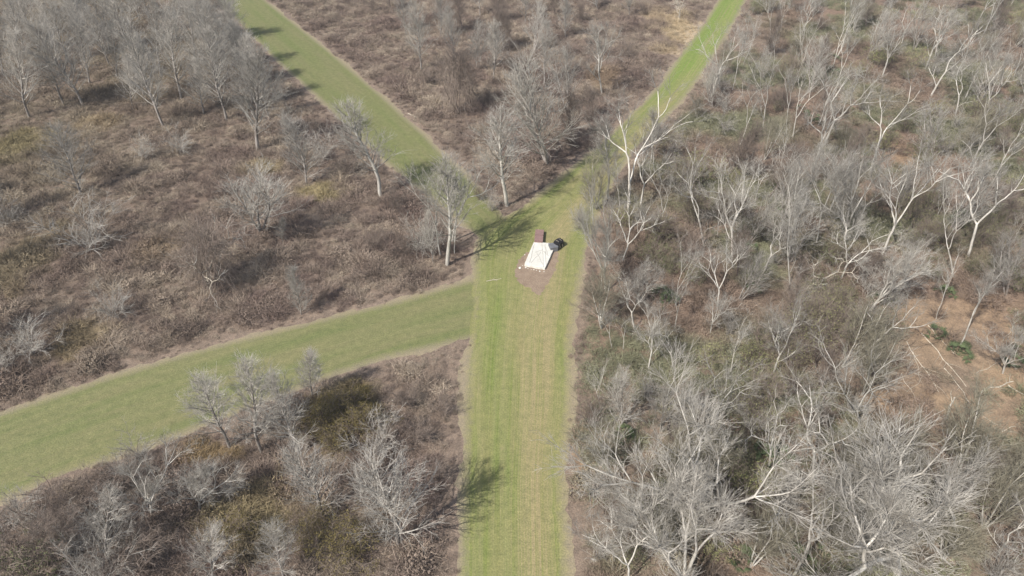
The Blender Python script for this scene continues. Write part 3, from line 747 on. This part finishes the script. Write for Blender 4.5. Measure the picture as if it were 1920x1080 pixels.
for a in [('sp', 1500, 68, 1555, -20), ('sp', 1690, 85, 1708, 0), ('sp', 1735, 130, 1795, 10), ('sp', 1630, 330, 1700, 150), ('sw', 1580, 465, 1640, 275), ('sp', 1345, 578, 1352, 455), ('sp', 1190, 618, 1172, 520), ('sp', 1332, 627, 1348, 545), ('sp', 1262, 690, 1268, 585), ('sp', 1340, 790, 1375, 670), ('sp', 1525, 900, 1533, 735), ('sw', 1630, 585, 1705, 465), ('sw', 1880, 700, 1905, 605), ('sp', 1215, 690, 1225, 590), ('sp', 1870, 1040, 1905, 930), ('sw', 1290, 1130, 1282, 930), ('sp', 1180, 1100, 1162, 970), ('sp', 1440, 880, 1460, 760), ('sp', 1450, 700, 1470, 580)]:
    at_px(*a, *W2)
at_px('sp', 1745, 180, 1818, 5, 'large pale twin-stemmed tree leaning far over at the back of the woods')
at_px('st', 1529, 460, 1560, 270, 'bright pale leaning trunk topped by a narrow feathery crown in the woods')
at_px('sp', 1652, 480, 1752, 280, 'bright white tree leaning hard, forked into a wide V in the woods')
at_px('st', 1787, 518, 1775, 335, 'upright grey tree with antler fork near the sandy clearing')
at_px('sp', 1815, 482, 1872, 285, 'pale tree with long arching side limb beyond the sandy clearing')
at_px('sp', 1372, 490, 1392, 285, 'white tree forked into a tall V in the woods', wid=.85)
at_px('sp', 1320, 462, 1312, 262, 'white tree with a crossing limb beside the tall V-shaped tree', wid=.8)
at_px('st', 1481, 534, 1467, 325, 'tall twin-stemmed pale tree between dark shrubs in the woods')
at_px('cr', 1524, 542, 1572, 462, 'short bleached antler-like dead tree in the woods')
at_px('sp', 1613, 808, 1600, 625, 'thick-trunked white tree with star-like crown beside the clearing', wid=.9)
at_px('st', 1800, 647, 1868, 495, 'bare leaning trunk standing in the sandy clearing')
at_px('st', 1755, 598, 1795, 480, 'dark-shaded leaning trunk at the rim of the sandy clearing')
at_px('sw1', 1300, 1000, 1295, 745, 'largest wide-spreading grey tree near the straight track', wid=1.15)
at_px('st', 1158, 918, 1108, 785, 'brown leaning tree with few limbs at the straight track edge')
at_px('sp', 1489, 1078, 1590, 865, 'grey-green trunk leaning over bare red-brown ground in the woods', wid=.7)
at_px('sw', 1680, 1085, 1715, 835, 'huge fan-shaped grey tree with many rising limbs below the clearing', wid=1.15)
at_px('sw', 1630, 1075, 1640, 870, 'grey tree close beside the huge fan-shaped tree', wid=.8)
for a in [('le', 1550, 640, 1555, 560), ('le', 1500, 640, 1502, 560), ('le', 1710, 430, 1722, 365), ('le', 1690, 380, 1700, 330), ('le', 1250, 300, 1258, 235), ('le', 1840, 270, 1860, 190), ('le', 1470, 165, 1478, 105), ('le', 1430, 760, 1440, 690), ('le', 1240, 460, 1245, 395), ('le', 1290, 420, 1300, 350), ('le', 1840, 470, 1850, 410), ('le', 1575, 600, 1580, 530), ('le', 1530, 690, 1535, 610), ('le', 1480, 700, 1482, 625), ('le', 1600, 640, 1608, 575), ('le', 1390, 420, 1395, 360), ('le', 1270, 370, 1275, 300), ('le', 1400, 830, 1405, 760), ('le', 1730, 470, 1745, 405)]:
    at_px(*a, 'tree hazed with pale new leaves', 'leafing trees of the woods')

# fill the woods with understorey
def fill(n, types, px_rng, py_rng, hr, label, group, mind=1.7, region=WOODS, gap=1.5):
    done = 0; tries = 0
    while done < n and tries < n * 40:
        tries += 1
        px, py = rng.uniform(*px_rng), rng.uniform(*py_rng)
        g_ = gp(px, py); p = g_[None, :2]
        if region is not None and not inside(p, region)[0]: continue
        if mown_sd(p)[0] < gap: continue
        if 1670 < px < 1920 and 560 < py < 860: continue
        if np.min(np.linalg.norm(np.array(BASES) - g_[:2], axis=1)) < mind: continue
        t = types[rng.integers(len(types))]
        plant(t, g_, rng.uniform(*hr), rng.normal(.2, .5), rng.uniform(.85, 1.2), label, group); done += 1
fill(30, ['st', 'sp', 'st', 'sp'], (1120, 2000), (-40, 330), (10, 15), *W1, mind=3.4)
fill(24, ['sp', 'st', 'fm'], (1130, 1990), (300, 760), (7, 11), *W2, mind=3.0)
fill(62, ['fo', 'fo', 'fm', 'fb'], (1110, 2000), (-20, 1080), (5, 10), 'thin-stemmed bushy tree in the woods', 'thin understorey trees', mind=2.2)
fill(48, ['sg'], (1100, 2000), (20, 1120), (2.5, 5), 'grey twiggy bush under woods trees', 'grey understorey bushes')
fill(44, ['sb'], (1100, 2000), (20, 1120), (2.5, 5), 'brown twiggy bush under woods trees', 'brown understorey bushes')
fill(52, ['so'], (1140, 2000), (20, 1120), (2.5, 5), 'olive-green bush under woods trees', 'olive understorey bushes')
fill(38, ['sl'], (1140, 2000), (20, 1120), (2.5, 4.5), 'bush with pale new leaves under woods trees', 'pale leafing understorey bushes')
fill(16, ['fe', 'fe', 'fw'], (-20, 430), (-40, 150), (10, 14), *G1, mind=2.6, region=None)
# margins outside the frame so that the place goes on
fill(14, ['fe', 'fw'], (-400, -40), (-50, 700), (9, 14), G1[0], G1[1], 4, None)

# green palmetto clumps on the woods floor
def palm_clump(seed):
    r = np.random.default_rng(seed); VV, QQ, o = [], [], 0
    for f in range(16):
        a = r.uniform(0, 6.28); el = r.uniform(.25, 1.1); L = r.uniform(.5, .9)
        tip = np.array([math.cos(a) * math.cos(el), math.sin(a) * math.cos(el), math.sin(el)]) * L
        sidev = norm(np.cross(tip, [0, 0, 1.])); upv = norm(np.cross(sidev, tip))
        for j in range(9):
            th = (j - 4) * .24; d = norm(tip) * math.cos(th) + sidev * math.sin(th)
            e = tip + d * r.uniform(.4, .6) - np.array([0, 0, .12 * abs(j - 4) / 4 + .08]); w = np.cross(d, upv) * .03
            mid = (tip + e) / 2
            VV += [tip - w * .3, tip + w * .3, mid + w, mid - w, e + w * .1, e - w * .1]; QQ += [[o, o + 1, o + 2, o + 3], [o + 3, o + 2, o + 4, o + 5]]; o += 6
        w = sidev * .012; VV += [w * -1, w, tip + w, tip - w]; QQ.append([o, o + 1, o + 2, o + 3]); o += 4
    me = mesh_np('palmetto', np.array(VV), np.array(QQ)); me.materials.append(M['leaf_palm']); return me
palms = [palm_clump(s) for s in (1, 2, 3)]
pp = [(1480, 1010), (1500, 1050), (1475, 1030), (1515, 1065), (1532, 1040), (1385, 1050), (1770, 553), (1795, 665), (1802, 655), (1753, 628), (1638, 120), (1650, 110), (1565, 140), (1560, 110), (1545, 118), (1510, 215), (1525, 225), (1500, 205), (1530, 235), (1410, 545), (1650, 565), (1430, 850), (1440, 870), (1240, 560), (1255, 570), (1900, 680), (1910, 660), (1460, 400), (1400, 470), (1790, 420), (1800, 410), (1465, 860), (1170, 820)]
for i, (x, y) in enumerate(pp):
    o = obj('palmetto_clump', palms[i % 3]); o.location = gp(x, y); s = rng.uniform(.8, 1.5); o.scale = (s, s, s); o.rotation_euler.z = rng.uniform(0, 6.28)
    tag(o, detail('clump of green fan leaves', 'shrub', gp(x, y), 1 + 2 * s, 0, 1), 'plant', 'green fan-leaf clumps')

# ---------------------------------------------------------------- fallen wood
def log(px0, py0, px1, py1, rad, label, mat='wood_bleached', group=None, branches=3, seed=0, name='fallen_log'):
    r = np.random.default_rng(seed); a, b2 = gp(px0, py0, rad * .8), gp(px1, py1, rad * .7)
    n = 7; P = np.linspace(a, b2, n) - a; L = np.linalg.norm(b2 - a)
    P[1:-1, :2] += r.normal(0, L * .02, (n - 2, 2))
    t = Tubes(); t.add(P, tap(rad, rad * .55, n))
    o = obj(name, t.mesh(name, 7, M[mat])); o.location = a
    tag(o, label, 'log' if name == 'fallen_log' else 'branch', group)
    bt = Tubes()
    for i in range(branches):
        q, e = at_t(P, r.uniform(.35, .95)); d = turned(r, e, R(r.uniform(30, 60))); d[2] = abs(d[2]) * .25
        bt.add(bend(r, q, norm(d), L * r.uniform(.15, .35), 4, .12, -.01), tap(rad * .4, rad * .12, 5))
    if branches: obj('side_branch', bt.mesh(name + '_side', 5, M[mat]), None, o)
    return o
log(1765, 800, 1790, 745, .13, 'bright pale broken log lying alone in the sandy clearing', branches=1, seed=1)
for i, a in enumerate([(1700, 640, 1760, 735, .045), (1728, 625, 1812, 725, .05), (1712, 660, 1726, 715, .035), (1770, 690, 1822, 760, .045), (1740, 610, 1790, 665, .035), (1690, 700, 1740, 790, .03), (1800, 760, 1880, 800, .03), (1720, 790, 1700, 840, .03), (1850, 820, 1905, 800, .035), (1830, 700, 1870, 680, .03), (1880, 640, 1910, 600, .035), (1745, 700, 1700, 735, .03)]):
    log(*a, 'tan fallen branch in the litter of the sandy clearing', group='fallen branches in the clearing', branches=4, seed=10 + i, name='fallen_branch')
log(1840, 735, 1900, 715, .08, 'tan fallen log crossing another at the far rim of the clearing', seed=21)
log(1890, 722, 1935, 750, .06, 'thinner tan log lying against the crossing fallen log', seed=22)
log(1868, 880, 1890, 925, .06, 'thin tan stick on red-brown litter beyond the huge fan-shaped tree', seed=23, branches=1, name='fallen_branch')
log(912, 527, 940, 522, .045, 'small white broken branch lying on the mown grass near the slab', seed=24, branches=3, name='fallen_branch')
log(1095, 165, 1180, 0 + 195, .05, 'grey fallen branch at the foot of the fan-shaped tree', 'bark_pale', seed=25, name='fallen_branch')
log(885, 290, 940, 298, .07, 'pale fallen limbs lying in the brown wedge of brush', seed=26, branches=5, name='fallen_branch')
log(765, 213, 782, 220, .06, 'short white stick on the tan edge of the diagonal strip', seed=27, branches=1, name='fallen_branch')
log(485, 450, 515, 452, .05, 'pale branches on the red-brown patch in the weedy field', seed=28, branches=5, name='fallen_branch')
log(1340, 790, 1365, 735, .06, 'curved pale fallen branch among the wood shrubs', seed=29, name='fallen_branch')
log(1535, 1055, 1590, 1065, .06, 'tan fallen branch beside green fan leaves', seed=30, name='fallen_branch')

# ---------------------------------------------------------------- white slab and the things on it
def solid(name, fn, mat, parent=None):
    import bmesh
    bm = bmesh.new(); fn(bm); me = bpy.data.meshes.new(name); bm.to_mesh(me); bm.free(); return obj(name, me, mat, parent)
def add_box(bm, c, s, bev=0.0, rot=0.0):
    import bmesh
    r = bmesh.ops.create_cube(bm, size=1); vs = r['verts']
    bmesh.ops.scale(bm, vec=s, verts=vs)
    if bev: 
        es = list({e for v in vs for e in v.link_edges}); k = bmesh.ops.bevel(bm, geom=es, offset=bev, segments=2, affect='EDGES'); vs = list({v for f in k['faces'] for v in f.verts} | {v for v in vs if v.is_valid})
    bmesh.ops.rotate(bm, cent=(0, 0, 0), matrix=Matrix.Rotation(rot, 3, 'Z'), verts=vs)
    bmesh.ops.translate(bm, vec=c, verts=vs)
def plain(name, c1, c2, scale=3, rough=.85, bmp=.2):
    m, nt, b = new_mat(name); tc = nd(nt, 'ShaderNodeTexCoord').outputs['Object']
    f = noise(nt, scale, 4, tc); nt.links.new(mixc(nt, ramp(nt, f, .3, .7), c1, c2), b.inputs['Base Color'])
    b.inputs['Roughness'].default_value = rough; bump(nt, b, f, bmp, .02); return m
m_white = plain('white_slab', (.56, .55, .50), (.70, .69, .64), 1.4)
m_red = plain('red_brown_boards', (.21, .135, .125), (.29, .19, .175), 4)
m_grey = plain('grey_box', (.13, .135, .15), (.19, .195, .21), 4, .6)
m_black = plain('black_sheet', (.012, .012, .014), (.03, .03, .034), 5, .45, .5)
m_line = plain('dark_line', (.20, .19, .16), (.30, .28, .24), 6)
# slab outline
cor = pl([(1001, 457), (1035, 460), (1038, 471), (1022, 507), (983, 499)])
o0 = cor.mean(0); SLH = .32
def slab(bm):
    r = np.random.default_rng(3); out = []
    for i in range(len(cor)):
        a, b2 = cor[i], cor[(i + 1) % len(cor)]; k = max(3, int(np.linalg.norm(b2 - a) / .14))
        front = i == 3
        for j in range(k):
            out.append(a + (b2 - a) * j / k - o0 + r.normal(0, .05 if front else .012, 2))
    out = np.array(out)
    out = .5 * out + .25 * (np.roll(out, 1, 0) + np.roll(out, -1, 0))
    top = [bm.verts.new((x * .985, y * .985, SLH)) for x, y in out]; mid = [bm.verts.new((x, y, SLH - .04)) for x, y in out]; bot = [bm.verts.new((x * 1.01, y * 1.01, 0)) for x, y in out]
    ft = bm.faces.new(top); n = len(out)
    for i in range(n):
        j = (i + 1) % n
        bm.faces.new((mid[i], mid[j], top[j], top[i])); bm.faces.new((bot[i], bot[j], mid[j], mid[i]))
    import bmesh
    bmesh.ops.recalc_face_normals(bm, faces=bm.faces)
slab_o = solid('white_slab', slab, m_white); slab_o.location = (o0[0], o0[1], .016)
tag(slab_o, 'raised white slab with rough front edge on bare soil by the grass track', 'slab')
for (x0, y0, x1, y1) in [(1002, 457, 993, 492), (1016, 457, 1019, 502), (1022, 458, 1024, 496), (1006, 474, 1019, 497), (1014, 473, 996, 493), (1004, 473, 1018, 468), (1018, 470, 1029, 480), (1023, 463, 1027, 478)]:
    a, b2 = gp(x0, y0, SLH + .02), gp(x1, y1, SLH + .02); a[:2] -= o0; b2[:2] -= o0
    t = Tubes(); P = np.linspace(a, b2, 5); P[1:-1, :2] += rng.normal(0, .03, (3, 2)); P[:, 2] = SLH + .012
    t.add(P, np.full(5, .013)); obj('thin_line', t.mesh('thin_line', 5, m_line), None, slab_o)  # thin dark tubes drawn as crossing lines over the slab top
# rocks along the front edge
def rock(seed, s):
    import bmesh
    bm = bmesh.new(); bmesh.ops.create_icosphere(bm, subdivisions=2, radius=s); r = np.random.default_rng(seed)
    for v in bm.verts: v.co *= 1 + r.normal(0, .12); v.co.z *= .6
    me = bpy.data.meshes.new('rock'); bm.to_mesh(me); bm.free(); me.materials.append(m_white); return me
rk = [rock(s, .16) for s in range(3)]
for i, (x, y, s) in enumerate([(975, 503, 1.1), (986, 502, .7), (990, 503.5, .4), (1001, 506, .5), (1006, 507, .35), (1012, 509, .6), (1020, 509.5, .4), (984, 478, .5), (980, 498, .35), (996, 505.5, .3)]):
    o = obj('stone', rk[i % 3]); p = gp(x, y); o.location = (p[0], p[1], .05 * s); o.scale = (s, s, s); o.rotation_euler.z = i
    if i == 0: tag(o, 'single white stone lying apart on the soil off the slab corner', 'stone')
    else: tag(o, 'small pale stone at the crumbling rim of the white slab', 'stone', 'stones at the slab rim')
# red-brown low bench box with two lids
ra, rb_ = gp(1012, 437)[:2], gp(1009.5, 459)[:2]
axis_ = ra - rb_; Lr = np.linalg.norm(axis_); ang = math.atan2(axis_[1], axis_[0]); cx, cy = (ra + rb_) / 2
box = link(bpy.data.objects.new('red_brown_box', None)); box.location = (cx, cy, .016); box.rotation_euler.z = ang
tag(box, 'long low red-brown wooden box with two lids behind the white slab', 'box')
HB = .5
solid('body', lambda bm: add_box(bm, (0, 0, HB / 2), (Lr, .98, HB), .02), m_red, box)
for s in (-1, 1):
    solid('lid', lambda bm: add_box(bm, (s * Lr / 4, 0, HB + .035), (Lr / 2 - .06, 1.06, .06), .015), m_red, box)
solid('gap_shade_strip', lambda bm: add_box(bm, (0, 0, HB + .004), (.1, .8, .012)), m_black, box)  # black strip standing in for the shade in the gap between the lids
# grey cabinet on the slab corner, black sheeted bundle next to it
pg = gp(1037, 468)[:2]
cab = link(bpy.data.objects.new('grey_cabinet', None)); cab.location = (pg[0], pg[1], .016); cab.rotation_euler.z = R(15)
tag(cab, 'small grey metal cabinet at the corner of the white slab', 'cabinet')
solid('body', lambda bm: add_box(bm, (0, 0, .3), (.95, 1.0, .6), .02), m_grey, cab)
solid('lid', lambda bm: add_box(bm, (0, 0, .625), (1.02, 1.07, .05), .015), m_grey, cab)
def bundle(bm):
    import bmesh
    r = np.random.default_rng(8)
    bmesh.ops.create_icosphere(bm, subdivisions=4, radius=1)
    for v in bm.verts:
        c = np.array(v.co); n = vnoise(np.array([[c[0] * 2 + 5, c[1] * 2 + c[2] * 1.3 + 5]]), .35, 77)[0]
        k = .85 + .3 * n
        e = 4.0; q = (abs(c[0]) ** e + abs(c[1]) ** e + abs(c[2]) ** e) ** (-1 / e)
        v.co = Vector((c[0] * q * .85 * k, c[1] * q * .75 * k, max(-.65, c[2] * q * .65 * k)))
    bmesh.ops.translate(bm, vec=(0, 0, .65), verts=bm.verts)
pbk = gp(1047, 463)[:2]
bun = link(bpy.data.objects.new('black_bundle', None)); bun.location = (pbk[0], pbk[1], .016); bun.rotation_euler.z = R(48); bun.scale = (.68, .62, .8)
tag(bun, 'black sheet-wrapped bundle with pale hoops beside the grey cabinet', 'bundle')
so = solid('sheet', bundle, m_black, bun)
for k_ in (-.45, .25):
    t = Tubes(); th = np.linspace(-.05, math.pi + .05, 14)
    t.add(np.stack([np.full(14, k_), .82 * np.cos(th), .05 + 1.3 * np.abs(np.sin(th)) ** .6], 1), np.full(14, .022))
    obj('hoop', t.mesh('hoop', 5, M['wood_bleached']), None, bun)

# ---------------------------------------------------------------- thin haze over the whole place
hm = bpy.data.materials.new('haze_air'); hm.use_nodes = True; hn = hm.node_tree
hn.nodes.remove(hn.nodes['Principled BSDF'])
pv = hn.nodes.new('ShaderNodeVolumePrincipled'); pv.inputs['Color'].default_value = (.93, .95, 1, 1); pv.inputs['Density'].default_value = HAZE; pv.inputs['Anisotropy'].default_value = 0.0
hn.links.new(pv.outputs[0], hn.nodes['Material Output'].inputs['Volume'])
V = np.array([(x, y, z) for z in (-1.0, 58.0) for x, y in ((-6000, -6000), (6000, -6000), (6000, 6000), (-6000, 6000))], float)
Qh = np.array([(3, 2, 1, 0), (4, 5, 6, 7), (0, 1, 5, 4), (1, 2, 6, 5), (2, 3, 7, 6), (3, 0, 4, 7)])
ho = obj('haze', mesh_np('haze', V, Qh), hm); tag(ho, 'thin pale haze in the air over fields and woods', 'haze', None, 'stuff')
scene.cycles.volume_bounces = 0

print('objects', len(scene.objects))
